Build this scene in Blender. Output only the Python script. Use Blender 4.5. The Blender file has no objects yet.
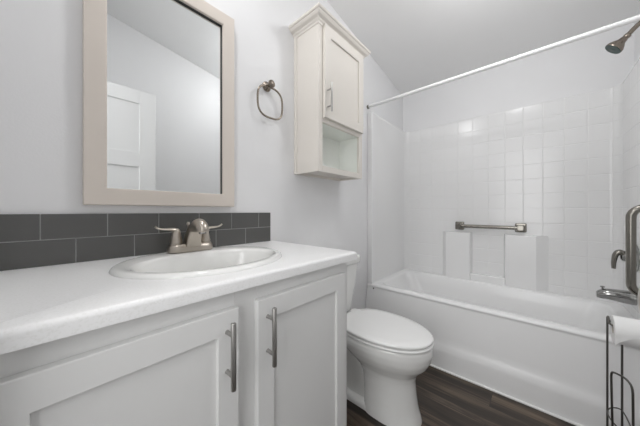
import bpy, bmesh, math, random
from mathutils import Vector, Matrix

random.seed(4)
SC = bpy.context.scene
COL = SC.collection
PI = math.pi

# ------------------------------------------------------------------ camera
F_PX, YAW = 241.0, 48.0
cam_d = bpy.data.cameras.new('camera')
cam_d.sensor_fit = 'HORIZONTAL'
cam_d.sensor_width = 36.0
cam_d.lens = 36.0 * F_PX / 640.0
cam_d.shift_y = -2.0 / 640.0
cam_d.clip_start = 0.02
cam = bpy.data.objects.new('camera', cam_d)
COL.objects.link(cam)
cam.location = (0.0, -1.106, 1.08)
cam.rotation_euler = (PI / 2, 0, math.radians(-YAW))
SC.camera = cam

# ------------------------------------------------------------------ world, lights, exposure
W = bpy.data.worlds.new('world')
SC.world = W
W.use_nodes = True
W.node_tree.nodes['Background'].inputs[0].default_value = (1.0, 1.0, 1.0, 1)
W.node_tree.nodes['Background'].inputs[1].default_value = 0.25


def area(name, loc, target, sx, sy, power, color=(1, 1, 1)):
    d = bpy.data.lights.new(name, 'AREA')
    d.shape = 'RECTANGLE'
    d.size, d.size_y, d.energy, d.color = sx, sy, power, color
    o = bpy.data.objects.new(name, d)
    COL.objects.link(o)
    o.location = loc
    o.rotation_euler = (Vector(target) - Vector(loc)).to_track_quat('-Z', 'Y').to_euler()
    return o


area('doorway_daylight', (-0.75, -0.95, 1.5), (1.0, -0.85, 1.3), 0.9, 1.8, 20.0)
area('vanity_lamp', (0.36, -0.22, 2.50), (0.5, -0.75, 1.3), 0.07, 0.07, 4.4)


def point_light(name, loc, r, power):
    d = bpy.data.lights.new(name, 'POINT')
    d.energy, d.shadow_soft_size = power, r
    o = bpy.data.objects.new(name, d)
    COL.objects.link(o)
    o.location = loc
    return o


point_light('ceiling_fill_light', (1.40, -0.97, 2.42), 0.09, 9.6)  # unseen fill light, added under the ceiling to even out the room

SC.view_settings.view_transform = 'Standard'
SC.view_settings.look = 'None'
SC.view_settings.gamma = 1.0
SC.view_settings.use_curve_mapping = False
SC.view_settings.exposure = 0.0
SC.cycles.max_bounces = 12
SC.cycles.diffuse_bounces = 8


# ------------------------------------------------------------------ materials
def srgb(v):
    v /= 255.0
    return v / 12.92 if v <= 0.04045 else ((v + 0.055) / 1.055) ** 2.4


def mat(name, rgb, rough=0.5, metal=0.0, bump=0.0, bump_scale=200.0, var=0.03, var_scale=6.0, coat=0.0, spec=0.5,
        aniso=False):
    """principled material with a slight procedural variation of tone and a fine bump"""
    m = bpy.data.materials.new(name)
    m.use_nodes = True
    nt = m.node_tree
    N, L = nt.nodes, nt.links
    b = N['Principled BSDF']
    c = [srgb(v) for v in rgb]
    tc = N.new('ShaderNodeTexCoord')
    no = N.new('ShaderNodeTexNoise')
    no.inputs['Scale'].default_value = var_scale
    no.inputs['Detail'].default_value = 3
    L.new(tc.outputs['Object'], no.inputs['Vector'])
    rp = N.new('ShaderNodeValToRGB')
    rp.color_ramp.elements[0].position, rp.color_ramp.elements[1].position = 0.3, 0.7
    rp.color_ramp.elements[0].color = (*[max(0, v * (1 - var)) for v in c], 1)
    rp.color_ramp.elements[1].color = (*[min(1, v * (1 + var)) for v in c], 1)
    L.new(no.outputs['Fac'], rp.inputs['Fac'])
    L.new(rp.outputs['Color'], b.inputs['Base Color'])
    b.inputs['Roughness'].default_value = rough
    b.inputs['Metallic'].default_value = metal
    b.inputs['Specular IOR Level'].default_value = spec
    b.inputs['Coat Weight'].default_value = coat
    b.inputs['Coat Roughness'].default_value = 0.08
    if bump:
        n2 = N.new('ShaderNodeTexNoise')
        n2.inputs['Scale'].default_value = bump_scale
        n2.inputs['Detail'].default_value = 2
        src = tc.outputs['Object']
        if aniso:
            mp = N.new('ShaderNodeMapping')
            mp.inputs['Scale'].default_value = (1, 1, 0.06)
            L.new(src, mp.inputs['Vector'])
            src = mp.outputs['Vector']
        L.new(src, n2.inputs['Vector'])
        bp = N.new('ShaderNodeBump')
        bp.inputs['Strength'].default_value = bump
        bp.inputs['Distance'].default_value = 0.001
        L.new(n2.outputs['Fac'], bp.inputs['Height'])
        L.new(bp.outputs['Normal'], b.inputs['Normal'])
    return m


M = {}
M['wall'] = mat('wall_paint', (229, 229, 230), 0.55, bump=0.25, bump_scale=160, var=0.006)
M['ceiling'] = mat('ceiling_paint', (238, 238, 238), 0.8, bump=0.3, bump_scale=120, var=0.006)
M['trim'] = mat('trim_paint', (235, 235, 234), 0.35, var=0.005)
M['vanity'] = mat('vanity_paint', (223, 223, 222), 0.38, var=0.008, bump=0.05, bump_scale=90)
M['cabinet'] = mat('cabinet_paint', (221, 216, 209), 0.38, var=0.01)
M['melamine'] = mat('pale_melamine', (239, 241, 237), 0.4, var=0.004)
M['mirror_frame'] = mat('mirror_frame_paint', (216, 207, 198), 0.45, var=0.012)
M['dark_edge'] = mat('dark_edge', (48, 50, 48), 0.6)
M['nickel'] = mat('brushed_nickel', (186, 178, 168), 0.28, 1.0, bump=0.06, bump_scale=500, var=0.03, var_scale=30)
M['steel'] = mat('satin_steel', (140, 137, 130), 0.24, 1.0, bump=0.05, bump_scale=500, var=0.03, var_scale=30)
M['dark_nickel'] = mat('dark_nickel', (138, 129, 119), 0.26, 1.0, var=0.05, var_scale=40)  # nickel with a darker base tone than the faucet's
M['handle'] = mat('handle_steel', (172, 170, 167), 0.34, 1.0, var=0.03, var_scale=30)
M['chrome'] = mat('dark_chrome', (160, 160, 158), 0.14, 1.0, var=0.02)
M['wire'] = mat('dark_wire', (108, 106, 102), 0.38, 1.0, var=0.03)
M['spray'] = mat('green_spray_plate', (34, 62, 56), 0.35, var=0.1, var_scale=60)
M['porcelain'] = mat('porcelain', (236, 236, 234), 0.12, var=0.005, coat=0.4)
M['plastic_seat'] = mat('seat_plastic', (236, 236, 235), 0.22, var=0.005)
M['tub'] = mat('tub_gelcoat', (236, 236, 236), 0.22, var=0.005)
M['rod'] = mat('white_rod_enamel', (240, 240, 240), 0.25, var=0.004)
M['paper'] = mat('tissue_paper', (244, 244, 243), 0.9, bump=0.4, bump_scale=300, var=0.01)
M['card'] = mat('cardboard_core', (196, 190, 182), 0.9)
M['door'] = mat('door_paint', (224, 224, 224), 0.38, var=0.005)
M['grout'] = mat('grout', (150, 150, 149), 0.85, bump=0.3, bump_scale=400, var=0.03)
M['rubber'] = mat('dark_rubber', (40, 40, 40), 0.7)
M['caulk'] = mat('white_caulk', (236, 236, 234), 0.5, var=0.01)

# countertop: fine speckled laminate
m = mat('countertop_laminate', (240, 240, 239), 0.30, var=0.0)
N, L = m.node_tree.nodes, m.node_tree.links
no = [n for n in N if n.type == 'TEX_NOISE'][0]
no.inputs['Scale'].default_value = 220
no.inputs['Detail'].default_value = 4
rp = [n for n in N if n.type == 'VALTORGB'][0]
rp.color_ramp.elements[0].position, rp.color_ramp.elements[1].position = 0.36, 0.5
rp.color_ramp.elements[0].color = (*[srgb(v) for v in (234, 234, 233)], 1)
rp.color_ramp.elements[1].color = (*[srgb(v) for v in (240, 240, 240)], 1)
M['counter'] = m

# dark grey glazed backsplash tile, tone shifts from tile to tile through the noise
M['tile'] = mat('grey_glazed_tile', (86, 86, 84), 0.2, var=0.05, var_scale=3.0, coat=0.2)

# mirror glass
m = bpy.data.materials.new('mirror_glass')
m.use_nodes = True
b = m.node_tree.nodes['Principled BSDF']
b.inputs['Base Color'].default_value = (0.86, 0.875, 0.875, 1)
b.inputs['Metallic'].default_value = 1.0
b.inputs['Roughness'].default_value = 0.0
M['mirror'] = m


def floor_mat():
    m = bpy.data.materials.new('dark_wood_plank')
    m.use_nodes = True
    nt = m.node_tree
    N, L = nt.nodes, nt.links
    b = N['Principled BSDF']
    tc = N.new('ShaderNodeTexCoord')
    mp = N.new('ShaderNodeMapping')
    mp.inputs['Rotation'].default_value = (0, 0, PI / 2)
    mp.inputs['Location'].default_value = (0.31, 0.055, 0)
    L.new(tc.outputs['Object'], mp.inputs['Vector'])
    br = N.new('ShaderNodeTexBrick')
    br.inputs['Scale'].default_value = 1.0
    br.inputs['Brick Width'].default_value = 1.22
    br.inputs['Row Height'].default_value = 0.152
    br.inputs['Mortar Size'].default_value = 0.0012
    br.inputs['Mortar Smooth'].default_value = 0.2
    br.offset = 0.37
    br.inputs['Color1'].default_value = (0.0, 0.0, 0.0, 1)
    br.inputs['Color2'].default_value = (1, 1, 1, 1)
    L.new(mp.outputs['Vector'], br.inputs['Vector'])
    # grain: noise stretched along the plank (object Y), shifted per plank
    m2 = N.new('ShaderNodeMapping')
    m2.inputs['Scale'].default_value = (22, 1.3, 1)
    L.new(tc.outputs['Object'], m2.inputs['Vector'])
    add = N.new('ShaderNodeVectorMath')
    add.operation = 'MULTIPLY_ADD'
    add.inputs[1].default_value = (9, 9, 9)
    L.new(br.outputs['Color'], add.inputs[0])
    L.new(m2.outputs['Vector'], add.inputs[2])
    n1 = N.new('ShaderNodeTexNoise')
    n1.inputs['Scale'].default_value = 1.0
    n1.inputs['Detail'].default_value = 7
    n1.inputs['Roughness'].default_value = 0.62
    n1.inputs['Distortion'].default_value = 0.5
    L.new(add.outputs['Vector'], n1.inputs['Vector'])
    rp = N.new('ShaderNodeValToRGB')
    e = rp.color_ramp.elements
    e[0].position, e[0].color = 0.34, (*[srgb(v) for v in (40, 32, 26)], 1)
    e[1].position, e[1].color = 0.68, (*[srgb(v) for v in (124, 107, 90)], 1)
    k = e.new(0.5)
    k.color = (*[srgb(v) for v in (66, 55, 46)], 1)
    L.new(n1.outputs['Fac'], rp.inputs['Fac'])
    mul = N.new('ShaderNodeMixRGB')
    mul.blend_type = 'MULTIPLY'
    mul.inputs['Fac'].default_value = 0.35
    L.new(rp.outputs['Color'], mul.inputs['Color1'])
    L.new(br.outputs['Color'], mul.inputs['Color2'])
    mo = N.new('ShaderNodeMixRGB')
    mo.inputs['Color2'].default_value = (0.012, 0.010, 0.009, 1)
    L.new(br.outputs['Fac'], mo.inputs['Fac'])
    L.new(mul.outputs['Color'], mo.inputs['Color1'])
    L.new(mo.outputs['Color'], b.inputs['Base Color'])
    b.inputs['Roughness'].default_value = 0.42
    bp = N.new('ShaderNodeBump')
    bp.inputs['Strength'].default_value = 0.25
    bp.inputs['Distance'].default_value = 0.001
    L.new(n1.outputs['Fac'], bp.inputs['Height'])
    L.new(bp.outputs['Normal'], b.inputs['Normal'])
    return m


M['floor'] = floor_mat()


def surround_mat():
    """moulded square tile grooves, laid out in the panel's own UV metres"""
    m = bpy.data.materials.new('moulded_tile_gelcoat')
    m.use_nodes = True
    nt = m.node_tree
    N, L = nt.nodes, nt.links
    b = N['Principled BSDF']
    b.inputs['Base Color'].default_value = (*[srgb(v) for v in (232, 232, 232)], 1)
    b.inputs['Roughness'].default_value = 0.185
    uv = N.new('ShaderNodeUVMap')
    br = N.new('ShaderNodeTexBrick')
    br.offset = 0.0
    br.inputs['Scale'].default_value = 1.0
    br.inputs['Brick Width'].default_value = 0.1185
    br.inputs['Row Height'].default_value = 0.1185
    br.inputs['Mortar Size'].default_value = 0.0045
    br.inputs['Mortar Smooth'].default_value = 1.0
    L.new(uv.outputs['UV'], br.inputs['Vector'])
    inv = N.new('ShaderNodeMath')
    inv.operation = 'SUBTRACT'
    inv.inputs[0].default_value = 1.0
    L.new(br.outputs['Fac'], inv.inputs[1])
    no = N.new('ShaderNodeTexNoise')
    no.inputs['Scale'].default_value = 14
    L.new(uv.outputs['UV'], no.inputs['Vector'])
    ad = N.new('ShaderNodeMath')
    ad.operation = 'MULTIPLY_ADD'
    ad.inputs[1].default_value = 0.08
    L.new(no.outputs['Fac'], ad.inputs[0])
    L.new(inv.outputs[0], ad.inputs[2])
    bp = N.new('ShaderNodeBump')
    bp.inputs['Strength'].default_value = 1.0
    bp.inputs['Distance'].default_value = 0.0014
    L.new(ad.outputs[0], bp.inputs['Height'])
    L.new(bp.outputs['Normal'], b.inputs['Normal'])
    return m


M['surround'] = surround_mat()


# ------------------------------------------------------------------ mesh helpers (world coordinates)
def wloc(o):
    v = Vector((0, 0, 0))
    while o:
        v += o.location
        o = o.parent
    return v


def obj(name, bm, mats, parent=None, smooth=True, origin=None, auto=None):
    """link a bmesh laid out in world coordinates as ONE mesh object"""
    me = bpy.data.meshes.new(name)
    base = wloc(parent) if parent else Vector((0, 0, 0))
    o = bpy.data.objects.new(name, me)
    if parent:
        o.parent = parent
    if origin is not None:
        o.location = Vector(origin) - base
        base = Vector(origin)
    bmesh.ops.recalc_face_normals(bm, faces=bm.faces)
    for v in bm.verts:
        v.co -= base
    bm.to_mesh(me)
    bm.free()
    for mm in (mats if isinstance(mats, (list, tuple)) else [mats]):
        me.materials.append(mm)
    if smooth:
        for p in me.polygons:
            p.use_smooth = True
        try:
            me.set_sharp_from_angle(angle=math.radians(auto or 38))
        except Exception:
            pass
    COL.objects.link(o)
    return o


def tag(o, label, cat, group=None):
    o['label'] = label
    o['category'] = cat
    if group:
        o['group'] = group
    return o


def thing(name, loc, label, cat, group=None):
    o = bpy.data.objects.new(name, None)
    o.empty_display_size = 0.05
    o.location = loc
    COL.objects.link(o)
    return tag(o, label, cat, group)


def struct(o):
    o['kind'] = 'structure'
    return o


def box(bm, x0, x1, y0, y1, z0, z1, bev=0.0, seg=2, mi=0):
    r = bmesh.ops.create_cube(bm, size=1.0)
    vs = r['verts']
    for v in vs:
        v.co = Vector(((x0 + x1) / 2 + v.co.x * (x1 - x0), (y0 + y1) / 2 + v.co.y * (y1 - y0),
                       (z0 + z1) / 2 + v.co.z * (z1 - z0)))
    fs = {f for v in vs for f in v.link_faces}
    for f in fs:
        f.material_index = mi
    if bev:
        es = list({e for v in vs for e in v.link_edges})
        bmesh.ops.bevel(bm, geom=es, offset=bev, segments=seg, profile=0.5, affect='EDGES')
    return bm


def nb():
    return bmesh.new()


def loft(bm, rings, cap0=True, cap1=True, closed=True, mi=0):
    R = [[bm.verts.new(p) for p in r] for r in rings]
    n = len(R[0])
    for a, b in zip(R, R[1:]):
        for i in range(n if closed else n - 1):
            j = (i + 1) % n
            f = bm.faces.new((a[i], a[j], b[j], b[i]))
            f.material_index = mi
    if cap0:
        bm.faces.new(R[0][::-1]).material_index = mi
    if cap1:
        bm.faces.new(R[-1]).material_index = mi
    return R


def tube(bm, pts, r, n=12, closed=False, mi=0, caps=True):
    """sweep a circle of radius r (number, or one per point, or (ru, rv)) along pts"""
    P = [Vector(p) for p in pts]
    k = len(P)
    rad = r if isinstance(r, (list,)) else [r] * k
    T = []
    for i in range(k):
        if closed:
            t = P[(i + 1) % k] - P[i - 1]
        else:
            t = P[min(i + 1, k - 1)] - P[max(i - 1, 0)]
        T.append(t.normalized())
    up = Vector((0, 0, 1)) if abs(T[0].z) < 0.9 else Vector((0, 1, 0))
    u = T[0].cross(up).normalized()
    rings = []
    for i in range(k):
        if i:
            q = T[i - 1].rotation_difference(T[i])
            u = (q @ u)
        u = (u - T[i] * u.dot(T[i])).normalized()
        v = T[i].cross(u)
        a, b = rad[i] if isinstance(rad[i], tuple) else (rad[i], rad[i])
        rings.append([P[i] + u * (a * math.cos(t * 2 * PI / n)) + v * (b * math.sin(t * 2 * PI / n)) for t in range(n)])
    if closed:
        rings.append(rings[0])
        R = [[bm.verts.new(p) for p in rr] for rr in rings[:-1]]
        for i in range(k):
            a, b = R[i], R[(i + 1) % k]
            for s in range(n):
                bm.faces.new((a[s], a[(s + 1) % n], b[(s + 1) % n], b[s])).material_index = mi
    else:
        loft(bm, rings, caps, caps, mi=mi)
    return bm


def lathe(bm, base, axis, prof, n=28, mi=0):
    """prof: (distance along axis, radius)"""
    base, ax = Vector(base), Vector(axis).normalized()
    up = Vector((0, 0, 1)) if abs(ax.z) < 0.9 else Vector((1, 0, 0))
    u = ax.cross(up).normalized()
    v = ax.cross(u)
    rings = [[base + ax * d + (u * math.cos(t * 2 * PI / n) + v * math.sin(t * 2 * PI / n)) * max(r, 1e-4)
              for t in range(n)] for d, r in prof]
    loft(bm, rings, mi=mi)
    return bm


def arc(c, r, a0, a1, n, u=(1, 0, 0), v=(0, 0, 1)):
    c, u, v = Vector(c), Vector(u), Vector(v)
    return [c + u * (r * math.cos(a0 + (a1 - a0) * i / n)) + v * (r * math.sin(a0 + (a1 - a0) * i / n)) for i in range(n + 1)]


def rrect(x0, x1, y0, y1, r, z, n=6):
    pts = []
    r = max(min(r, (x1 - x0) / 2 - 1e-4, (y1 - y0) / 2 - 1e-4), 1e-4)
    for cx, cy, a in ((x1 - r, y1 - r, 0), (x0 + r, y1 - r, PI / 2), (x0 + r, y0 + r, PI), (x1 - r, y0 + r, 1.5 * PI)):
        for i in range(n + 1):
            t = a + PI / 2 * i / n
            pts.append(Vector((cx + r * math.cos(t), cy + r * math.sin(t), z)))
    return pts


def spline(pts, per=8):
    """Catmull-Rom through pts"""
    P = [Vector(p) for p in pts]
    P = [P[0] * 2 - P[1]] + P + [P[-1] * 2 - P[-2]]
    out = []
    for i in range(1, len(P) - 2):
        a, b, c, d = P[i - 1:i + 3]
        for k in range(per):
            t = k / per
            out.append(0.5 * ((2 * b) + (c - a) * t + (2 * a - 5 * b + 4 * c - d) * t * t + (3 * b - a - 3 * c + d) * t ** 3))
    out.append(P[-2])
    return out


# ------------------------------------------------------------------ setting
XL, XR, YF, YB = -0.118, 2.605, -1.59, 0.0


def ceil_z(x):
    return 2.735 - 0.166 * (x - 0.319)


bm = nb()
box(bm, -1.1, XR + 0.1, YF - 0.1, YB + 0.1, -0.06, 0.0)
struct(obj('floor', bm, M['floor'], smooth=False))


def wall_prism(bm, x0, x1, y0, y1, z0=0.0):
    ring0 = [(x0, y0, z0), (x1, y0, z0), (x1, y1, z0), (x0, y1, z0)]
    ring1 = [(x, y, ceil_z(x)) for x, y, _ in ring0]
    loft(bm, [[Vector(p) for p in ring0], [Vector(p) for p in ring1]])


bm = nb(); wall_prism(bm, XL - 0.1, XR + 0.1, YB, YB + 0.1); struct(obj('wall_back', bm, M['wall'], smooth=False))
bm = nb(); wall_prism(bm, XR, XR + 0.1, YF, YB); struct(obj('wall_right', bm, M['wall'], smooth=False))
bm = nb(); wall_prism(bm, XL - 0.1, XR + 0.1, YF - 0.1, YF); struct(obj('wall_front', bm, M['wall'], smooth=False))
DY0, DY1, DZ = -1.30, -0.62, 2.05
bm = nb()
wall_prism(bm, XL - 0.1, XL, YF, DY0)
wall_prism(bm, XL - 0.1, XL, DY1, YB)
wall_prism(bm, XL - 0.1, XL, DY0, DY1, DZ)
struct(obj('wall_left', bm, M['wall'], smooth=False))
bm = nb()
x0, x1 = XL - 0.1, XR + 0.1
loft(bm, [[Vector((x, y, ceil_z(x) + dz)) for x, y in ((x0, YF - .1), (x1, YF - .1), (x1, YB + .1), (x0, YB + .1))] for dz in (0, 0.08)])
struct(obj('ceiling', bm, M['ceiling'], smooth=False))
# doorway casing on the left wall
bm = nb()
box(bm, XL, XL + 0.014, DY0 - 0.055, DY0, 0, DZ + 0.055, 0.003)
box(bm, XL, XL + 0.014, DY1, DY1 + 0.055, 0, DZ + 0.055, 0.003)
box(bm, XL, XL + 0.014, DY0, DY1, DZ, DZ + 0.055, 0.003)
struct(obj('trim_1', bm, M['trim'], smooth=False))
# white bead along the foot of the tub
bm = nb()
tube(bm, [(1.768, -1.588, 0.004), (1.768, -0.002, 0.004)], (0.007), 8)
struct(obj('trim_2', bm, M['caulk']))

# open door leaf, standing behind the camera and seen in the mirror
dr = bpy.data.objects.new('door_1', None)
dr.location = (XL + 0.02, -1.285, 0.012)
COL.objects.link(dr)
struct(dr)
dx0, dx1, dyf, dyb = XL + 0.02, 0.575, -1.268, -1.303
bm = nb()
for a, b_ in ((dx0, dx0 + 0.11), (dx1 - 0.11, dx1)):
    box(bm, a, b_, dyb, dyf, 0.012, 2.04, 0.0015, 1)
for a, b_ in ((1.935, 2.04), (1.43, 1.546), (0.012, 0.24), (0.80, 0.916)):
    box(bm, dx0 + 0.1095, dx1 - 0.1095, dyb, dyf, a, b_, 0.0015, 1)
box(bm, dx0 + 0.1, dx1 - 0.1, dyb + 0.011, dyf - 0.011, 0.1, 2.0)
obj('door_leaf', bm, M['door'], dr, smooth=False)
bm = nb()
for sgn, yy in ((1, dyf), (-1, dyb)):
    lathe(bm, (0.515, yy, 0.96), (0, sgn, 0), [(0, .03), (.006, .03), (.010, .012), (.03, .012), (.036, .022), (.05, .026), (.06, .02), (.063, .004)])
obj('door_knob', bm, M['nickel'], dr)

# ------------------------------------------------------------------ vanity cabinet
vx0, vx1, vyf = -0.113, 0.803, -0.53
van = thing('vanity_cabinet', (0.345, -0.27, 0.0), 'light grey painted vanity cabinet with two shaker doors under the white countertop', 'vanity cabinet')
bm = nb()
box(bm, vx0, vx0 + 0.016, -0.512, -0.003, 0.0, 0.882)
box(bm, vx1 - 0.016, vx1, -0.512, -0.003, 0.0, 0.882, 0.001, 1)
box(bm, vx0 + 0.016, vx1 - 0.016, -0.512, -0.003, 0.10, 0.116)
box(bm, vx0 + 0.016, vx1 - 0.016, -0.012, -0.003, 0.116, 0.882)
obj('carcass', bm, M['vanity'], van, smooth=False)
bm = nb()
for a, b_ in ((vx0, vx0 + 0.045), (0.312, 0.378), (vx1 - 0.042, vx1)):
    box(bm, a, b_, vyf, -0.5115, 0.10, 0.882, 0.001, 1)
for a, b_ in ((0.826, 0.882), (0.10, 0.142)):
    box(bm, vx0 + 0.0448, 0.3122, vyf, -0.5115, a, b_)
    box(bm, 0.3778, vx1 - 0.0418, vyf, -0.5115, a, b_)
obj('face_frame', bm, M['vanity'], van, smooth=False)
bm = nb()
box(bm, vx0 + 0.016, vx1 - 0.016, -0.46, -0.448, 0.0, 0.10)
obj('toe_kick', bm, M['vanity'], van, smooth=False)


def shaker_door(parent, x0, x1, z0, z1, yback, th, stile, m, recess=0.010, rail_extra=0.005):
    bm = nb()
    yf = yback - th
    b_ = 0.002
    sr = stile + rail_extra
    def rect(i, y, k=0.0):
        return [Vector((x0 + i, y, z0 + i + k)), Vector((x1 - i, y, z0 + i + k)), Vector((x1 - i, y, z1 - i - k)), Vector((x0 + i, y, z1 - i - k))]
    e = rail_extra
    loft(bm, [rect(0, yback), rect(0, yf + b_), rect(b_ * .3, yf + b_ * .3), rect(b_, yf), rect(stile - 0.001, yf, e), rect(stile, yf + 0.001, e), rect(stile, yf + recess, e)])
    return obj('door', bm, m, parent, smooth=False, origin=((x0 + x1) / 2, yback, (z0 + z1) / 2))


def bar_handle(parent, x, z0, z1, y, standoff, r, inset, m):
    bm = nb()
    yc = y - standoff
    lathe(bm, (x, yc, z0), (0, 0, 1), [(0, r * .55), (.0012, r * .92), (.003, r), (z1 - z0 - .003, r), (z1 - z0 - .0012, r * .92), (z1 - z0, r * .55)], 18)
    for z in (z0 + inset, z1 - inset):
        lathe(bm, (x, y, z), (0, -1, 0), [(0, r * .9), (.002, r * .78), (standoff, r * .78)], 14)
    return obj('handle', bm, m, parent)


for x0, x1, hx in ((-0.075, 0.314, 0.283), (0.370, 0.768, 0.401)):
    d = shaker_door(van, x0, x1, 0.128, 0.838, vyf - 0.0005, 0.0185, 0.053, M['vanity'])
    bar_handle(d, hx, 0.660, 0.819, vyf - 0.019, 0.031, 0.0063, 0.032, M['handle'])

# ------------------------------------------------------------------ countertop with its oval cut-out
SX, SY, SA, SB = 0.36, -0.27, 0.26, 0.226
cx0, cx1, cy0, cy1, cz0, cz1 = -0.1165, 0.841, -0.558, -0.0015, 0.8825, 0.914
bm = nb()
angs = sorted(set([i * 2 * PI / 96 for i in range(96)] + [math.atan2(y - SY, x - SX) % (2 * PI) for x in (cx0, cx1) for y in (cy0, cy1)]))


def to_rect(t):
    c_, s_ = math.cos(t), math.sin(t)
    k = min((((cx1 if c_ > 0 else cx0) - SX) / c_) if abs(c_) > 1e-9 else 1e9, (((cy1 if s_ > 0 else cy0) - SY) / s_) if abs(s_) > 1e-9 else 1e9)
    return SX + c_ * k, SY + s_ * k


def counter_ring(kind, z):
    o = []
    for t in angs:
        if kind == 'o':
            x, y = to_rect(t)
        else:
            c_, s_ = math.cos(t), math.sin(t)
            k = 1 / math.sqrt((c_ / (SA - 0.025)) ** 2 + (s_ / (SB - 0.025)) ** 2)
            x, y = SX + c_ * k, SY + s_ * k
        o.append(Vector((x, y, z)))
    return o


R = loft(bm, [counter_ring('i', cz0), counter_ring('o', cz0), counter_ring('o', cz1), counter_ring('i', cz1), counter_ring('i', cz0)], False, False)
bmesh.ops.remove_doubles(bm, verts=bm.verts, dist=1e-6)
es = []
for e in bm.edges:
    a, b_ = e.verts
    if all(abs(v.co.z - cz1) < 1e-6 for v in (a, b_)):
        for test in (lambda v: abs(v.co.y - cy0) < 1e-6, lambda v: abs(v.co.x - cx1) < 1e-6):
            if test(a) and test(b_):
                es.append(e)
                break
    elif all(abs(v.co.z - cz0) < 1e-6 for v in (a, b_)) and all(abs(v.co.y - cy0) < 1e-6 for v in (a, b_)):
        pass
    elif abs(a.co.x - cx1) < 1e-6 and abs(b_.co.x - cx1) < 1e-6 and abs(a.co.y - cy0) < 1e-6 and abs(b_.co.y - cy0) < 1e-6:
        es.append(e)
bmesh.ops.bevel(bm, geom=es, offset=0.011, segments=5, profile=0.5, affect='EDGES')
tag(obj('countertop', bm, M['counter'], smooth=True, auto=50), 'white speckled laminate countertop on the vanity cabinet, holding the oval sink', 'countertop')

# ------------------------------------------------------------------ tiled backsplash
bm = nb()
bx0, bx1, bz0, bz1 = -0.1165, 0.808, 0.9145, 1.0715
box(bm, bx0, bx1 - 0.001, -0.0086, -0.001, bz0, bz1 - 0.001, 0, mi=1)
rowh = (bz1 - bz0) / 2
for row, x_start in ((1, -0.024), (0, 0.0505)):
    z0 = bz0 + row * rowh
    edges = sorted([x_start + 0.1512 * k for k in range(-1, 7)])
    xs = [bx0] + [x for x in edges if bx0 + 0.004 < x < bx1 - 0.004] + [bx1]
    for a, b_ in zip(xs, xs[1:]):
        a2 = a + (0.0014 if a > bx0 else 0)
        b2 = b_ - (0.0014 if b_ < bx1 else 0)
        box(bm, a2, b2, -0.0095, -0.002, z0 + (0.0014 if row else 0.0005), z0 + rowh - (0.0005 if row else 0.0014), 0.0008, 2, mi=0)
tag(obj('tile_backsplash', bm, [M['tile'], M['grout']], smooth=False), 'two-row dark grey subway tile backsplash running along the wall above the countertop', 'backsplash')

# ------------------------------------------------------------------ sink
snk = thing('sink', (SX, SY, 0.914), 'white oval drop-in sink basin set into the countertop', 'sink')
bm = nb()


def oval(a, b_, z, dy=0.0, n=72):
    return [Vector((SX + a * math.cos(t * 2 * PI / n), SY + dy + b_ * math.sin(t * 2 * PI / n), z)) for t in range(n)]


prof = [(0, 0.9142, 0), (0.001, 0.9172, 0), (0.004, 0.9215, 0), (0.010, 0.9245, 0), (0.018, 0.9250, 0), (0.026, 0.9248, 0)]
rings = [oval(SA - d, SB - d, z, dy) for d, z, dy in prof]
# bowl opening, shifted to the front so that the faucet deck lies behind it
for a, b_, z, dy in ((0.226, 0.160, 0.9240, -0.030), (0.218, 0.152, 0.9215, -0.030), (0.210, 0.145, 0.912, -0.030), (0.203, 0.139, 0.895, -0.030), (0.190, 0.132, 0.86, -0.028),
                     (0.165, 0.122, 0.825, -0.016), (0.120, 0.090, 0.79, -0.010), (0.07, 0.055, 0.775, -0.004), (0.024, 0.024, 0.772, 0)):
    rings.append(oval(a, b_, z, dy))
loft(bm, rings, False, True)
# underside shell
rings = [oval(SA - 0.001, SB - 0.001, 0.9142), oval(0.222, 0.18, 0.912, -0.012), oval(0.212, 0.152, 0.87, -0.026), oval(0.182, 0.138, 0.815, -0.016),
         oval(0.13, 0.10, 0.778, -0.01), oval(0.03, 0.03, 0.762)]
loft(bm, rings, False, True)
obj('basin', bm, M['porcelain'], snk, auto=60)
bm = nb()
lathe(bm, (SX, SY, 0.7722), (0, 0, 1), [(0, .023), (.002, .023), (.003, .019), (.0015, .016), (.0015, .001)], 24)
obj('drain', bm, M['nickel'], snk)

# ------------------------------------------------------------------ faucet
FX, FY, FZ = 0.362, -0.104, 0.9250
fau = thing('faucet', (FX, FY, FZ), 'brushed nickel two-handle faucet on the back rim of the sink', 'faucet')
bm = nb()
rings = []
for z, g in ((0, -0.002), (0.003, 0.001), (0.012, 0.002), (0.020, 0.0), (0.027, -0.004), (0.031, -0.012)):
    rings.append(rrect(FX - 0.080 - g, FX + 0.080 + g, FY - 0.029 - g, FY + 0.029 + g, 0.029 + g, FZ + z, 8))
loft(bm, rings)
obj('base', bm, M['nickel'], fau)
bm = nb()
# spout: flat-sided wedge leaning forward, under a domed hood
rings = []
for z, hx_, y0_, y1_ in ((0.020, 0.0275, -0.036, 0.024), (0.032, 0.0265, -0.037, 0.020), (0.06, 0.0245, -0.046, 0.004), (0.084, 0.0225, -0.060, -0.012), (0.104, 0.020, -0.068, -0.026)):
    rings.append(rrect(FX - hx_, FX + hx_, FY + y0_, FY + y1_, 0.009, FZ + z, 5))
loft(bm, rings)
rings = []
HYC, HZ = FY - 0.076, FZ + 0.084
for k in range(0, 10):
    a_ = PI / 2 * k / 9.3
    r_, zz = math.cos(a_), math.sin(a_)
    rings.append([Vector((FX + 0.0262 * r_ ** .9 * math.copysign(abs(math.cos(q)) ** .85, math.cos(q)), HYC + 0.0560 * r_ ** .9 * math.copysign(abs(math.sin(q)) ** .85, math.sin(q)), HZ + 0.043 * zz ** 1.1))
                  for q in [t * 2 * PI / 36 for t in range(36)]])
rings.insert(0, [Vector((FX + (p.x - FX) * .94, HYC + (p.y - HYC) * .97, HZ - 0.004)) for p in rings[0]])
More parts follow.
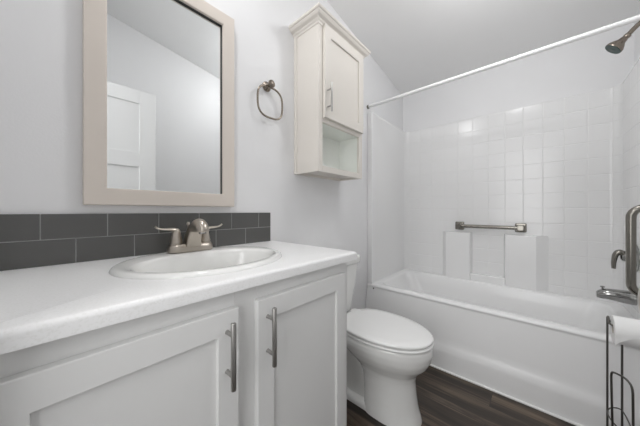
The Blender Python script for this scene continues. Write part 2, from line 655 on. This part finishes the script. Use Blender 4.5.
loft(bm, rings)
sp = obj('spout', bm, M['nickel'], fau, auto=50)
bm = nb()
lathe(bm, (FX, HYC - 0.030, HZ - 0.0042), (0, 0, -1), [(0, .0125), (.006, .0125), (.007, .010), (.006, .001)], 18)
obj('aerator', bm, M['chrome'], sp)
bm = nb()
lathe(bm, (FX, FY + 0.030, FZ + 0.02), (0, 0, 1), [(0, .003), (.078, .003), (.080, .006), (.087, .0065), (.091, .004), (.092, .001)], 14)
obj('lift_rod', bm, M['nickel'], fau)
for s in (-1, 1):
    hx = FX + s * 0.052
    bm = nb()
    lathe(bm, (hx, FY, FZ + 0.027), (0, 0, 1), [(0, .0225), (.004, .0225), (.005, .0195), (.007, .0195), (.008, .0215), (.028, .0180), (.044, .0150), (.052, .0135), (.058, .0110), (.062, .007), (.063, .001)], 24)
    h = obj('handle', bm, M['nickel'], fau)
    bm = nb()
    pts = spline([(hx - s * 0.006, FY, FZ + 0.072), (hx + s * 0.004, FY - 0.001, FZ + 0.083), (hx + s * 0.020, FY - 0.003, FZ + 0.087), (hx + s * 0.045, FY - 0.005, FZ + 0.089), (hx + s * 0.060, FY - 0.006, FZ + 0.093), (hx + s * 0.069, FY - 0.007, FZ + 0.100)], 5)
    kk = len(pts)
    tube(bm, pts, [(0.0110 - 0.0055 * i / kk, 0.0100 - 0.0065 * min(1, i / kk * 1.7)) for i in range(kk)], 12)
    obj('lever', bm, M['nickel'], h)

# ------------------------------------------------------------------ wall mirror
mx0, mx1, mz0, mz1 = 0.066, 0.586, 1.100, 2.000
ix0, ix1, iz0, iz1 = 0.124, 0.523, 1.160, 1.936
mir = thing('wall_mirror', ((mx0 + mx1) / 2, 0, (mz0 + mz1) / 2), 'large rectangular wall mirror in a beige frame above the backsplash', 'mirror')


def frame_loft(bm, prof, x0, x1, z0, z1, mi=0):
    """prof: (inset from the outer rectangle towards the opening, y)"""
    rings = [[Vector((x0 + i, y, z0 + i)), Vector((x1 - i, y, z0 + i)), Vector((x1 - i, y, z1 - i)), Vector((x0 + i, y, z1 - i))] for i, y in prof]
    loft(bm, rings, False, False, mi=mi)


bm = nb()
w = ix0 - mx0
frame_loft(bm, [(0.0, -0.001), (0.0, -0.024), (0.002, -0.0275), (0.005, -0.028), (w - 0.004, -0.028), (w - 0.001, -0.0265), (w, -0.024), (w, -0.018)], mx0, mx1, mz0, mz1)
obj('frame', bm, M['mirror_frame'], mir, smooth=False)
bm = nb()
frame_loft(bm, [(w - 0.02, -0.0175), (w + 0.0006, -0.0175), (w + 0.0006, -0.010), (w - 0.02, -0.010)], mx0, mx1, mz0, mz1)
obj('rabbet_edge', bm, M['dark_edge'], mir, smooth=False)
bm = nb()
box(bm, mx0 + 0.03, mx1 - 0.03, -0.0098, -0.0048, mz0 + 0.03, mz1 - 0.03)
obj('mirror_glass', bm, M['mirror'], mir, smooth=False)

# ------------------------------------------------------------------ towel ring
tr = thing('towel_ring', (0.787, 0, 1.762), 'brushed nickel towel ring on the wall between the mirror and the hanging cabinet', 'towel ring')
bm = nb()
lathe(bm, (0.787, -0.0008, 1.762), (0, -1, 0), [(0, .027), (.004, .027), (.009, .024), (.014, .015), (.02, .0115), (.036, .0115), (.040, .017), (.046, .0205), (.052, .0195), (.056, .013), (.058, .002)], 28)
obj('post', bm, M['dark_nickel'], tr)
bm = nb()
pts = []
hw, hh, cc = 0.081, 0.083, Vector((0.793, -0.030, 1.668))
for i in range(72):
    t = i * 2 * PI / 72
    c_, s_ = math.cos(t), math.sin(t)
    pts.append(cc + Vector((hw * math.copysign(abs(c_) ** 0.68, c_), 0, hh * math.copysign(abs(s_) ** 0.68, s_))))
tube(bm, pts, 0.0052, 10, closed=True)
obj('ring', bm, M['dark_nickel'], tr)

# ------------------------------------------------------------------ hanging cabinet over the toilet
hc = thing('hanging_cabinet', (1.219, 0, 1.304), 'off-white wall cabinet with a crown top and open cubby above the toilet', 'cabinet')
kx0, kx1, kz0, kz1, ky = 0.993, 1.445, 1.304, 2.150, -0.20
bm = nb()
box(bm, kx0, kx0 + 0.013, ky + 0.0185, -0.001, kz0, kz1, 0.001, 1)
box(bm, kx1 - 0.013, kx1, ky + 0.0185, -0.001, kz0, kz1, 0.001, 1)
box(bm, kx0 + 0.013, kx1 - 0.013, ky + 0.0185, -0.014, kz0 + 0.014, kz0 + 0.026)
box(bm, kx0 + 0.013, kx1 - 0.013, ky + 0.0185, -0.014, 1.598, 1.610)
box(bm, kx0 + 0.013, kx1 - 0.013, ky + 0.0185, -0.014, kz1 - 0.014, kz1 - 0.002)
box(bm, kx0 + 0.013, kx1 - 0.013, -0.022, -0.001, kz0, kz0 + 0.014)
# bead strips on the cubby's back board and at the wall edge of the side
box(bm, kx0 - 0.004, kx0 + 0.0005, -0.024, -0.001, kz0, kz1 - 0.004, 0.001, 1)
obj('carcass', bm, M['cabinet'], hc, smooth=False)
bm = nb()
box(bm, kx0 + 0.013, kx1 - 0.013, -0.0138, -0.004, kz0 + 0.0265, kz1 - 0.0142)
obj('back_board', bm, M['melamine'], hc, smooth=False)
bm = nb()
box(bm, kx0 + 0.0131, kx0 + 0.016, ky + 0.019, -0.0140, kz0 + 0.0265, 1.5975)
box(bm, kx1 - 0.016, kx1 - 0.0131, ky + 0.019, -0.0140, kz0 + 0.0265, 1.5975)
box(bm, kx0 + 0.0161, kx1 - 0.0161, ky + 0.019, -0.0140, kz0 + 0.0262, kz0 + 0.0290)
box(bm, kx0 + 0.0161, kx1 - 0.0161, ky + 0.019, -0.0140, 1.5945, 1.5975)
obj('cubby_lining', bm, M['melamine'], hc, smooth=False)
bm = nb()
fy0, fy1 = ky, ky + 0.0188
box(bm, kx0, kx0 + 0.036, fy0, fy1, kz0, kz1, 0.0012, 1)
box(bm, kx1 - 0.036, kx1, fy0, fy1, kz0, kz1, 0.0012, 1)
for a, b_ in ((kz0, 1.338), (1.588, 1.620), (2.08, kz1)):
    box(bm, kx0 + 0.0358, kx1 - 0.0358, fy0, fy1, a, b_)
obj('face_frame', bm, M['cabinet'], hc, smooth=False)
bm = nb()
prof = [(0.000, 2.128), (0.004, 2.130), (0.006, 2.138), (0.012, 2.143), (0.016, 2.150), (0.030, 2.158), (0.037, 2.166), (0.040, 2.172), (0.044, 2.173), (0.048, 2.178), (0.048, 2.186), (0.046, 2.188)]
rings = []
for o_, z in prof:
    o_ += 0.0004
    rings.append([Vector((kx0 - o_, -0.001, z)), Vector((kx0 - o_, ky - o_, z)), Vector((kx1 + o_ * .8, ky - o_, z)), Vector((kx1 + o_ * .8, -0.001, z))])
loft(bm, rings)
obj('crown_moulding', bm, M['cabinet'], hc, smooth=False)
d = shaker_door(hc, 1.029, 1.432, 1.612, 2.140, ky - 0.0005, 0.019, 0.056, M['cabinet'], rail_extra=0.002)
bar_handle(d, 1.0505, 1.640, 1.803, ky - 0.0195, 0.030, 0.0055, 0.034, M['handle'])

# ------------------------------------------------------------------ toilet
TX = 1.240
toi = thing('toilet', (TX, -0.38, 0.0), 'white two-piece toilet with its lid closed, between the vanity and the bathtub', 'toilet')


def egg(yb, yf, hw, z, n=56, back_pow=2.6, split=0.42):
    """plan outline: rounded nose at yf, squarer back at yb"""
    yc = yb + (yf - yb) * split
    out = []
    for i in range(n):
        t = i * 2 * PI / n
        c_, s_ = math.cos(t), math.sin(t)
        if s_ < 0:      # front
            p = 2.1
            x = hw * math.copysign(abs(c_) ** (2 / p), c_)
            y = yc - (yc - yf) * abs(s_) ** (2 / p)
        else:
            p = back_pow
            x = hw * math.copysign(abs(c_) ** (2 / p), c_)
            y = yc + (yb - yc) * abs(s_) ** (2 / p)
        out.append(Vector((TX + x, y, z)))
    return out


bm = nb()
sec = [(0.000, -0.385, -0.672, 0.118, 4), (0.010, -0.385, -0.670, 0.117, 4), (0.06, -0.385, -0.655, 0.110, 4), (0.13, -0.38, -0.645, 0.105, 3.6), (0.20, -0.365, -0.640, 0.104, 3.2),
       (0.235, -0.34, -0.648, 0.110, 3), (0.265, -0.31, -0.672, 0.130, 2.8), (0.295, -0.27, -0.700, 0.152, 2.6), (0.33, -0.23, -0.718, 0.170, 2.6), (0.365, -0.20, -0.724, 0.180, 2.6),
       (0.392, -0.19, -0.722, 0.182, 2.6), (0.402, -0.195, -0.717, 0.178, 2.6), (0.405, -0.205, -0.70, 0.165, 2.6)]
# smooth interpolation of the sections
rings = []
import itertools
for i in range(len(sec) - 1):
    a, b_ = sec[i], sec[i + 1]
    steps = 3
    for k in range(steps):
        t = k / steps
        z, yb, yf, hw, bp = [a[j] + (b_[j] - a[j]) * t for j in range(5)]
        rings.append(egg(yb, yf, hw, z, back_pow=bp))
rings.append(egg(sec[-1][1], sec[-1][2], sec[-1][3], sec[-1][0]))
loft(bm, rings)
# trapway behind the column, rear deck under the tank, and the foot
tr_r = []
for z, hw, yb, yf in ((0.03, 0.072, -0.10, -0.42), (0.10, 0.070, -0.10, -0.42), (0.20, 0.075, -0.09, -0.40), (0.27, 0.09, -0.07, -0.36), (0.32, 0.115, -0.05, -0.32), (0.365, 0.14, -0.035, -0.30), (0.398, 0.145, -0.035, -0.30), (0.404, 0.138, -0.04, -0.30)):
    tr_r.append(rrect(TX - hw, TX + hw, yf, yb, 0.05, z, 6))
loft(bm, tr_r)
loft(bm, [rrect(TX - 0.108, TX + 0.108, -0.45, -0.12, 0.03, 0.0, 6), rrect(TX - 0.108, TX + 0.108, -0.45, -0.12, 0.03, 0.020, 6), rrect(TX - 0.095, TX + 0.095, -0.45, -0.13, 0.03, 0.034, 6)])
bowl = obj('bowl', bm, M['porcelain'], toi, auto=60)
for s in (-1, 1):
    bm = nb()
    lathe(bm, (TX + s * 0.088, -0.26, 0.022), (0, 0, 1), [(0, .014), (.012, .014), (.02, .010), (.024, .001)], 16)
    obj('bolt_cap', bm, M['porcelain'], bowl)


def slab(z0, z1, yb, yf, hw, rnd, dome=0.0):
    r = [egg(yb, yf + rnd, hw - rnd, z0), egg(yb, yf + rnd * .3, hw - rnd * .3, z0 + rnd * .35), egg(yb, yf, hw, z0 + rnd), egg(yb, yf, hw, z1 - rnd),
         egg(yb, yf + rnd * .3, hw - rnd * .3, z1 - rnd * .35), egg(yb, yf + rnd, hw - rnd, z1)]
    if dome:
        for k in (0.2, 0.4, 0.6, 0.8, 0.95):
            r.append(egg(yb - k * 0.2, yf + rnd + k * 0.24, (hw - rnd) * (1 - k), z1 + dome * math.sin(k * PI / 2)))
    return r


bm = nb()
loft(bm, slab(0.4065, 0.4205, -0.235, -0.728, 0.186, 0.005))
seat = obj('seat', bm, M['plastic_seat'], toi, auto=60)
bm = nb()
loft(bm, slab(0.4235, 0.4420, -0.228, -0.726, 0.186, 0.007, 0.004))
obj('lid', bm, M['plastic_seat'], toi, auto=60)
for s in (-1, 1):
    bm = nb()
    rr = [rrect(TX + s * 0.075 - 0.024, TX + s * 0.075 + 0.024, -0.245, -0.205, 0.012, z, 4) for z in (0.4045, 0.430, 0.436)]
    loft(bm, rr)
    obj('hinge', bm, M['plastic_seat'], seat)
bm = nb()
rings = []
for z, hw, yf, yb in ((0.4052, 0.128, -0.165, -0.045), (0.415, 0.135, -0.172, -0.04), (0.44, 0.140, -0.176, -0.035), (0.60, 0.168, -0.187, -0.026), (0.724, 0.194, -0.194, -0.02)):
    rings.append(rrect(TX - hw, TX + hw, yf, yb, 0.045, z, 8))
loft(bm, rings)
tank = obj('tank', bm, M['porcelain'], toi, auto=60)
bm = nb()
rings = []
for z, g in ((0.7245, -0.006), (0.727, 0.0), (0.740, 0.004), (0.764, 0.004), (0.773, 0.001), (0.779, -0.006), (0.781, -0.016)):
    rings.append(rrect(TX - 0.205 - g, TX + 0.205 + g, -0.203 - g, -0.016 + min(g, 0), 0.05 + g, z, 8))
loft(bm, rings)
obj('tank_lid', bm, M['porcelain'], toi, auto=60)
bm = nb()
lathe(bm, (TX - 0.145, -0.190, 0.68), (0, -1, 0), [(0, .014), (.008, .014), (.012, .009), (.018, .009)], 16)
tube(bm, [(TX - 0.145, -0.2085, 0.68), (TX - 0.10, -0.212, 0.677), (TX - 0.07, -0.212, 0.672)], [(.006, .008), (.006, .0075), (.005, .009)], 12)
obj('flush_lever', bm, M['chrome'], tank)

# ------------------------------------------------------------------ bathtub and its one-piece surround
ux0, ux1, uy0, uy1 = 1.862, 2.582, -1.530, -0.040     # inner faces of the surround
tub = thing('bathtub', (2.2, -0.795, 0.0), 'white one-piece bathtub and tiled shower surround filling the alcove', 'bathtub')
bm = nb()
secs = [(1.774, 2.600, -1.588, -0.002, .004, 0.001), (1.776, 2.600, -1.588, -0.002, .004, 0.115), (1.779, 2.600, -1.588, -0.002, .004, 0.134), (1.791, 2.600, -1.588, -0.002, .004, 0.164), (1.798, 2.600, -1.588, -0.002, .004, 0.186), (1.802, 2.600, -1.588, -0.002, .004, 0.210), (1.840, 2.600, -1.588, -0.002, .004, 0.420), (1.841, 2.600, -1.588, -0.002, .004, 0.428), (1.839, 2.600, -1.588, -0.002, .004, 0.431), (1.838, 2.600, -1.588, -0.002, .004, 0.436), (1.840, 2.600, -1.588, -0.002, .004, 0.442), (1.846, 2.600, -1.588, -0.002, .004, 0.448),
        (1.856, 2.600, -1.588, -0.002, .006, 0.452), (1.866, 2.595, -1.580, -0.008, .01, 0.453),
        (1.900, 2.520, -1.47, -0.085, .07, 0.4525), (1.910, 2.514, -1.462, -0.093, .075, 0.449), (1.918, 2.508, -1.455, -0.100, .08, 0.436), (1.950, 2.495, -1.44, -0.13, .10, 0.36),
        (1.975, 2.475, -1.41, -0.20, .12, 0.20), (1.992, 2.455, -1.39, -0.24, .13, 0.14), (2.03, 2.41, -1.35, -0.30, .13, 0.115), (2.10, 2.34, -1.28, -0.38, .10, 0.110)]
rings = [rrect(x0, x1, y0, y1, r, z, 8) for x0, x1, y0, y1, r, z in secs]
loft(bm, rings, True, True)
tb = obj('tub_basin', bm, M['tub'], tub, auto=50)
bm = nb()
lathe(bm, (2.2, -1.22, 0.1105), (0, 0, 1), [(0, .032), (.003, .032), (.004, .026), (.002, .022), (.002, .001)], 24)
obj('drain', bm, M['chrome'], tb)
bm = nb()
lathe(bm, (1.8415, -0.066, 0.418), (-1, 0, 0.05), [(0, .006), (.003, .006), (.005, .003), (.0055, .0005)], 12)
obj('plug', bm, M['dark_edge'], tb)

# surround: U-shaped wall with rounded corners, grooved like square tile
RC = 0.055
path = [Vector((ux0 - 0.0, uy1, 0))]
path += [Vector((ux0 + (ux1 - RC - ux0) * k / 6, uy1, 0)) for k in range(1, 6)]
path += arc((ux1 - RC, uy1 - RC, 0), RC, PI / 2, 0, 8, v=(0, 1, 0))
path += [Vector((ux1, uy1 - RC + (uy0 + RC - uy1 + RC) * k / 12, 0)) for k in range(1, 12)]
path += arc((ux1 - RC, uy0 + RC, 0), RC, 0, -PI / 2, 8, v=(0, 1, 0))
path += [Vector((ux1 - RC + (ux0 - ux1 + RC) * k / 6, uy0, 0)) for k in range(1, 7)]
L_ = [0.0]
for a, b_ in zip(path, path[1:]):
    L_.append(L_[-1] + (b_ - a).length)
ZT, ZB = 1.94, 0.4445
bm = nb()
uvl = bm.loops.layers.uv.new('UVMap')
zs = [ZB, ZB + 0.006] + [0.50 + (ZT - 0.52) * k / 8 for k in range(8)] + [ZT - 0.02, ZT - 0.009, ZT - 0.003, ZT]
grid = []
for p, s in zip(path, L_):
    col = []
    for i, z in enumerate(zs):
        q = p.copy()
        q.z = z
        if z == ZT or z == ZT - 0.003:
            # little rounded top edge rolling back to the wall
            cen = Vector((2.2, -0.79, 0))
            back = 0.010 if z == ZT else 0.002
            if p.y > uy1 - 1e-5: q.y += back
            elif p.y < uy0 + 1e-5: q.y -= back
            elif p.x > ux1 - 1e-5: q.x += back
            else:
                dirv = (p - Vector((ux1 - RC, (uy1 - RC) if p.y > -0.5 else (uy0 + RC), 0))).normalized()
                q += dirv * back
                q.z = z
        col.append((bm.verts.new(q), s))
    # ledge back to the drywall
    q = p.copy(); q.z = ZT
    if p.y > uy1 - RC - 1e-5 and p.x < ux1 - 1e-4 and p.y > uy1 - 0.03: q.y = -0.002
    elif p.y < uy0 + 0.03 and p.x < ux1 - 1e-4: q.y = -1.588
    else: q.x = 2.603
    col.append((bm.verts.new(q), s))
    grid.append(col)
Zs2 = zs + [ZT]
# reference so that grooves land where the photograph shows them
S_REF = L_[0] + (ux1 - RC - ux0) + RC * PI / 2 + (-(-0.666) - (-(uy1 - RC)))
for i in range(len(grid) - 1):
    for j in range(len(zs)):
        a, b_, c_, d_ = grid[i][j], grid[i + 1][j], grid[i + 1][j + 1], grid[i][j + 1]
        f = bm.faces.new((a[0], b_[0], c_[0], d_[0]))
        flat = path[i].y > uy1 - 0.004 and path[i + 1].y > uy1 - 0.012
        for lp, (s, z) in zip(f.loops, ((a[1], Zs2[j]), (b_[1], Zs2[j]), (c_[1], Zs2[j + 1]), (d_[1], Zs2[j + 1]))):
            lp[uvl].uv = (0.06, 0.06) if flat else (s - S_REF + 0.1185 * 30, z - 1.812 + 0.1185 * 30)
# front flanges, closing the two ends against the drywall
for idx, yw in ((0, -0.002), (-1, -1.588)):
    col = [v for v, _ in grid[idx]]
    lowv = bm.verts.new((col[0].co.x, yw, ZB))
    topv = col[-1]
    f = bm.faces.new(col[:-1] + [topv, lowv])
obj('surround', bm, M['surround'], tub, auto=50)
# flat nailing strip at both front edges
bm = nb()
box(bm, ux0 - 0.016, ux0 + 0.004, -0.046, -0.002, 0.446, ZT, 0.003)
obj('front_flange', bm, M['tub'], tub, smooth=False)
bm = nb()
box(bm, ux0 - 0.016, ux0 + 0.004, -1.588, -1.524, 0.446, ZT, 0.003)
obj('front_flange', bm, M['tub'], tub, smooth=False)


def shelf_block(y1, y0, z0, z1, prot, sl, sr):
    """block moulded on the back panel: y1 > y0, sloped sides"""
    bm = nb()
    xb = ux1 + 0.01
    rings = []
    for x, g in ((xb, 0), (ux1 - 0.004, 0.004), (ux1 - prot + 0.006, 0.96), (ux1 - prot, 1.0)):
        k = 1.0 if g == 1.0 else g
        e = 0.006 if g == 1.0 else 0
        rings.append([Vector((x, y1 - sl * k - e, z0)), Vector((x, y0 + sr * k + e, z0)), Vector((x, y0 + sr * k + e, z1 - e)), Vector((x, y1 - sl * k - e, z1 - e))])
    loft(bm, rings)
    return obj('soap_shelf', bm, M['tub'], tub, smooth=True, auto=30)


shelf_block(-0.415, -0.665, 0.445, 0.884, 0.055, 0.035, 0.012)
shelf_block(-0.895, -1.172, 0.445, 0.884, 0.055, 0.012, 0.065)
shelf_block(-0.655, -0.905, 0.445, 0.515, 0.050, 0.0, 0.0)

# ------------------------------------------------------------------ bathroom fittings on the surround
gx, gz = ux1 - 0.052, 0.942
gb = thing('grab_bar', (ux1, -0.79, gz), 'horizontal steel grab bar on the back panel of the bathtub, above the moulded shelves', 'grab bar')
bm = nb()
tube(bm, [(gx, -0.550, gz), (gx, -1.020, gz)], 0.0155, 18)
obj('bar', bm, M['steel'], gb)
for y in (-0.563, -1.007):
    bm = nb()
    loft(bm, [[Vector((x, y + (q.x - 0), gz + (q.y - 0))) for q in rrect(-h_, h_, -h_, h_, 0.008, 0, 4)] for x, h_ in ((ux1 - 0.0005, 0.037), (ux1 - 0.008, 0.037), (ux1 - 0.013, 0.033), (ux1 - 0.014, 0.024), (gx - 0.018, 0.021), (gx - 0.021, 0.018))])
    obj('flange', bm, M['steel'], gb, smooth=False)

vx, vy = 1.930, -1.454
vb = thing('grab_bar', (vx, uy0, 0.88), 'vertical steel grab bar with rounded ends beside the tub spout', 'grab bar')
bm = nb()
zt, zb_, rr = 1.098, 0.668, 0.050
pts = [Vector((vx, uy0 + 0.002, zt))] + arc((vx, vy - rr + 0.0, zt - rr), rr, PI / 2, 0, 8, u=(0, 1, 0)) + arc((vx, vy - rr, zb_ + rr), rr, 0, -PI / 2, 8, u=(0, 1, 0)) + [Vector((vx, uy0 + 0.002, zb_))]
tube(bm, pts, 0.0172, 18)
obj('bar', bm, M['steel'], vb)
for z in (zt, zb_):
    bm = nb()
    lathe(bm, (vx, uy0 + 0.0005, z), (0, 1, 0), [(0, .040), (.005, .040), (.009, .036), (.011, .0180)], 28)
    obj('flange', bm, M['steel'], vb)

ts = thing('tub_spout', (2.255, uy0, 0.574), 'chrome tub spout with a diverter knob over the bathtub end', 'tub spout')
bm = nb()
rings = []
for y, r, dz in ((uy0 + 0.0005, .041, 0), (uy0 + .012, .042, 0), (uy0 + .05, .039, 0.001), (uy0 + .10, .034, .003), (uy0 + .125, .031, .002), (uy0 + .145, .023, -.005), (uy0 + .151, .018, -.008)):
    rings.append([Vector((2.255 + r * math.cos(t * 2 * PI / 24), y, 0.574 + dz + r * .95 * math.sin(t * 2 * PI / 24))) for t in range(24)])
loft(bm, rings)
lathe(bm, (2.255, uy0 + 0.129, 0.574), (0, 0, -1), [(0, .016), (.026, .016), (.027, .012)], 18)
sp = obj('spout', bm, M['chrome'], ts)
bm = nb()
lathe(bm, (2.255, uy0 + 0.126, 0.596), (0, 0, 1), [(0, .0045), (.016, .0045), (.018, .010), (.023, .0105), (.025, .007)], 16)
obj('diverter_knob', bm, M['chrome'], sp)

sv = thing('shower_valve', (2.255, uy0, 0.81), 'steel shower valve with a hooked lever handle above the tub spout', 'shower valve')
bm = nb()
lathe(bm, (2.255, uy0 + 0.0005, 0.81), (0, 1, 0), [(0, .082), (.004, .082), (.010, .074), (.014, .04), (.02, .030), (.038, .028), (.05, .024), (.056, .016), (.058, .002)], 32)
obj('escutcheon', bm, M['chrome'], sv)
bm = nb()
pts = spline([(2.255, uy0 + .036, .818), (2.253, uy0 + .058, .836), (2.251, uy0 + .074, .822), (2.250, uy0 + .082, .780), (2.250, uy0 + .083, .736)], 6)
kk = len(pts) - 1
tube(bm, pts, [(0.022 - 0.011 * i / kk, 0.018 - 0.009 * i / kk) for i in range(kk + 1)], 14)
obj('lever', bm, M['steel'], sv)

HX = 2.20
sh = thing('shower_fixture', (HX, YF, 2.13), 'brushed nickel shower head with a dark green spray face on a bent arm', 'shower head')
bm = nb()
lathe(bm, (HX, YF + 0.001, 2.150), (0, 1, 0), [(0, .030), (.003, .030), (.010, .022), (.012, .012)], 24)
obj('escutcheon', bm, M['dark_nickel'], sh)
bm = nb()
pts = spline([(HX, YF + .004, 2.150), (HX, YF + .036, 2.146), (HX, YF + .070, 2.118), (HX, YF + .101, 2.082)], 8)
tube(bm, pts, 0.0118, 14)
obj('arm', bm, M['dark_nickel'], sh)
ax = Vector((0, 0.70, -0.71)).normalized()
hb = Vector((HX, YF + .094, 2.088))
bm = nb()
lathe(bm, hb, ax, [(0, .012), (.004, .0155), (.016, .0155), (.020, .013), (.026, .0175), (.034, .0185), (.042, .021), (.056, .032), (.070, .0405), (.080, .0425), (.085, .041)], 30)
hd = obj('head', bm, M['dark_nickel'], sh)
bm = nb()
lathe(bm, hb + ax * 0.0845, ax, [(0, .0400), (.002, .0395), (.003, .028), (.0022, .022), (.0038, .012), (.0042, .001)], 30)
obj('spray_face', bm, M['spray'], hd)

RX, RZ = 1.852, 1.992
cr = thing('curtain_rod', (RX, -0.8, RZ), 'white shower curtain rod spanning the alcove under the ceiling', 'curtain rod')
bm = nb()
tube(bm, [(RX, -0.004, RZ), (RX, YF + .004, RZ)], 0.0128, 20)
obj('rod', bm, M['rod'], cr)
for y, s in ((-0.0005, -1), (YF + .0005, 1)):
    bm = nb()
    lathe(bm, (RX, y, RZ), (0, s, 0), [(0, .0165), (.010, .0165), (.013, .0155), (.014, .013)], 24)
    obj('end_cap', bm, M['steel'], cr)

# ------------------------------------------------------------------ paper stand with its roll
WR = 0.0036
CX_, CY_ = 1.583, -1.360
st = thing('paper_stand', (CX_, CY_, 0), 'dark wire toilet paper stand on the floor in front of the bathtub apron', 'toilet paper stand')
P1, P2 = Vector((1.634, -1.336, 0)), Vector((1.676, -1.384, 0))
H1, H2 = Vector((1.540, -1.333, 0)), Vector((1.483, -1.378, 0))
RCX, RCZ, RY0, RY1 = 1.602, 0.592, -1.346, -1.447
bm = nb()
tube(bm, [(P1.x, P1.y, 0.006)] + spline([(P1.x, P1.y, 0.585), (P1.x - 0.001, P1.y, 0.610), (P1.x - 0.007, P1.y - 0.001, 0.619), (P1.x - 0.016, P1.y - 0.001, 0.612), (RCX + 0.006, RY0 + 0.010, RCZ + 0.006), (RCX, RY0 + 0.002, RCZ)], 6)
     + [(RCX, RY1 - 0.02, RCZ), (RCX, RY1 - 0.026, RCZ + 0.006), (RCX, RY1 - 0.028, RCZ + 0.02)], WR, 10)
obj('roll_arm', bm, M['wire'], st)
bm = nb()
tube(bm, [(P2.x, P2.y, 0.006), (P2.x, P2.y, 0.555)] + spline([(P2.x, P2.y, 0.585), (P2.x - 0.008, P2.y + 0.010, 0.600), (P1.x + 0.012, P1.y - 0.012, 0.598), (P1.x, P1.y, 0.586)], 5), WR, 10)
obj('upright', bm, M['wire'], st)
bm = nb()
hd_ = (H2 - H1)
up = []
for t, z in ((0.0, 0.400), (0.03, 0.414), (0.12, 0.421), (0.35, 0.424), (0.65, 0.424), (0.88, 0.414), (0.97, 0.400), (1.0, 0.382)):
    q = H1 + hd_ * t
    up.append((q.x, q.y, z))
low1, low2 = H1 + Vector((0.010, -0.008, 0)), H2 + Vector((0.006, -0.004, 0))
tube(bm, [(low1.x, low1.y, 0.006)] + spline(up, 5) + [(low2.x, low2.y, 0.006)], WR, 10)
obj('reserve_hoop', bm, M['wire'], st)
bm = nb()
cr_ = [Vector((CX_ + 0.092 * math.cos(t * 2 * PI / 40), CY_ + 0.060 * math.sin(t * 2 * PI / 40), 0.0048)) for t in range(40)]
tube(bm, cr_, 0.0046, 8, closed=True)
for a in (P1, P2, low1, low2):
    tube(bm, [(a.x, a.y, 0.006), (CX_ + (a.x - CX_) * .9, CY_ + (a.y - CY_) * .9, 0.006), (CX_, CY_, 0.006)], 0.0036, 8)
obj('base', bm, M['wire'], st)
bm = nb()
q = [(low1.x, low1.y), (P1.x, P1.y), (P2.x, P2.y), (low2.x, low2.y)]
cxm, cym = sum(a for a, _ in q) / 4, sum(b for _, b in q) / 4
loop = []
for k in range(4):
    a, b_ = Vector((*q[k], .205)), Vector((*q[(k + 1) % 4], .205))
    mid = (a + b_) / 2
    out_ = (mid - Vector((cxm, cym, .205))) * 0.25
    loop += [a, (a * .75 + b_ * .25) + out_ * .8, mid + out_, (a * .25 + b_ * .75) + out_ * .8]
tube(bm, loop, 0.0026, 8, closed=True)
obj('reserve_ring', bm, M['wire'], st)

rl = thing('toilet_paper_roll', (RCX, (RY0 + RY1) / 2, RCZ - 0.014), 'white toilet paper roll hanging on the dark wire stand', 'toilet paper')
RR, RI, RC2 = 0.056, 0.020, RCZ - 0.0145
bm = nb()
n = 40
rings = []
for r, y in ((RI, RY0), (RR - .002, RY0), (RR, RY0 - .002), (RR, RY1 + .002), (RR - .002, RY1), (RI, RY1)):
    rings.append([Vector((RCX + r * math.cos(t * 2 * PI / n), y, RC2 + r * math.sin(t * 2 * PI / n))) for t in range(n)])
rings.append(rings[0])
loft(bm, rings, False, False)
bmesh.ops.remove_doubles(bm, verts=bm.verts, dist=1e-6)
obj('paper', bm, M['paper'], rl)
bm = nb()
rings = []
for r, y in ((RI - .0002, RY0 - .0005), (RI - .0002, RY1 + .0005), (RI - .0017, RY1 + .0005), (RI - .0017, RY0 - .0005)):
    rings.append([Vector((RCX + r * math.cos(t * 2 * PI / n), y, RC2 + r * math.sin(t * 2 * PI / n))) for t in range(n)])
rings.append(rings[0])
loft(bm, rings, False, False)
obj('core', bm, M['card'], rl)
# loose end of the paper, hanging off the side towards the room
bm = nb()
def sheet_col(t, off):
    """one cross-section of the loose sheet: over the roll, then a free tail, longer at the near end"""
    R_ = RR + 0.0010 + off
    a_end = PI * (1.16 - 0.30 * t ** 0.6)
    y = RY0 + 0.0012 + (RY1 - RY0 - 0.0024) * t
    col = [Vector((RCX + R_ * math.cos(PI * .5 + (a_end - PI * .5) * k / 10), y, RC2 + R_ * math.sin(PI * .5 + (a_end - PI * .5) * k / 10))) for k in range(11)]
    tl = 0.020 * (1 - t) ** 2 + 0.004
    for k in range(1, 4):
        col.append(col[10] + Vector((0.0005 * k - 0.002, 0, -1)).normalized() * tl * k / 3)
    return col


nt_ = 12
top = [sheet_col(k / nt_, 0.0006) for k in range(nt_ + 1)]
bot = [sheet_col(k / nt_, 0.0) for k in range(nt_ + 1)]
loft(bm, [a + b_[::-1] for a, b_ in zip(top, bot)])
obj('loose_sheet', bm, M['paper'], rl)
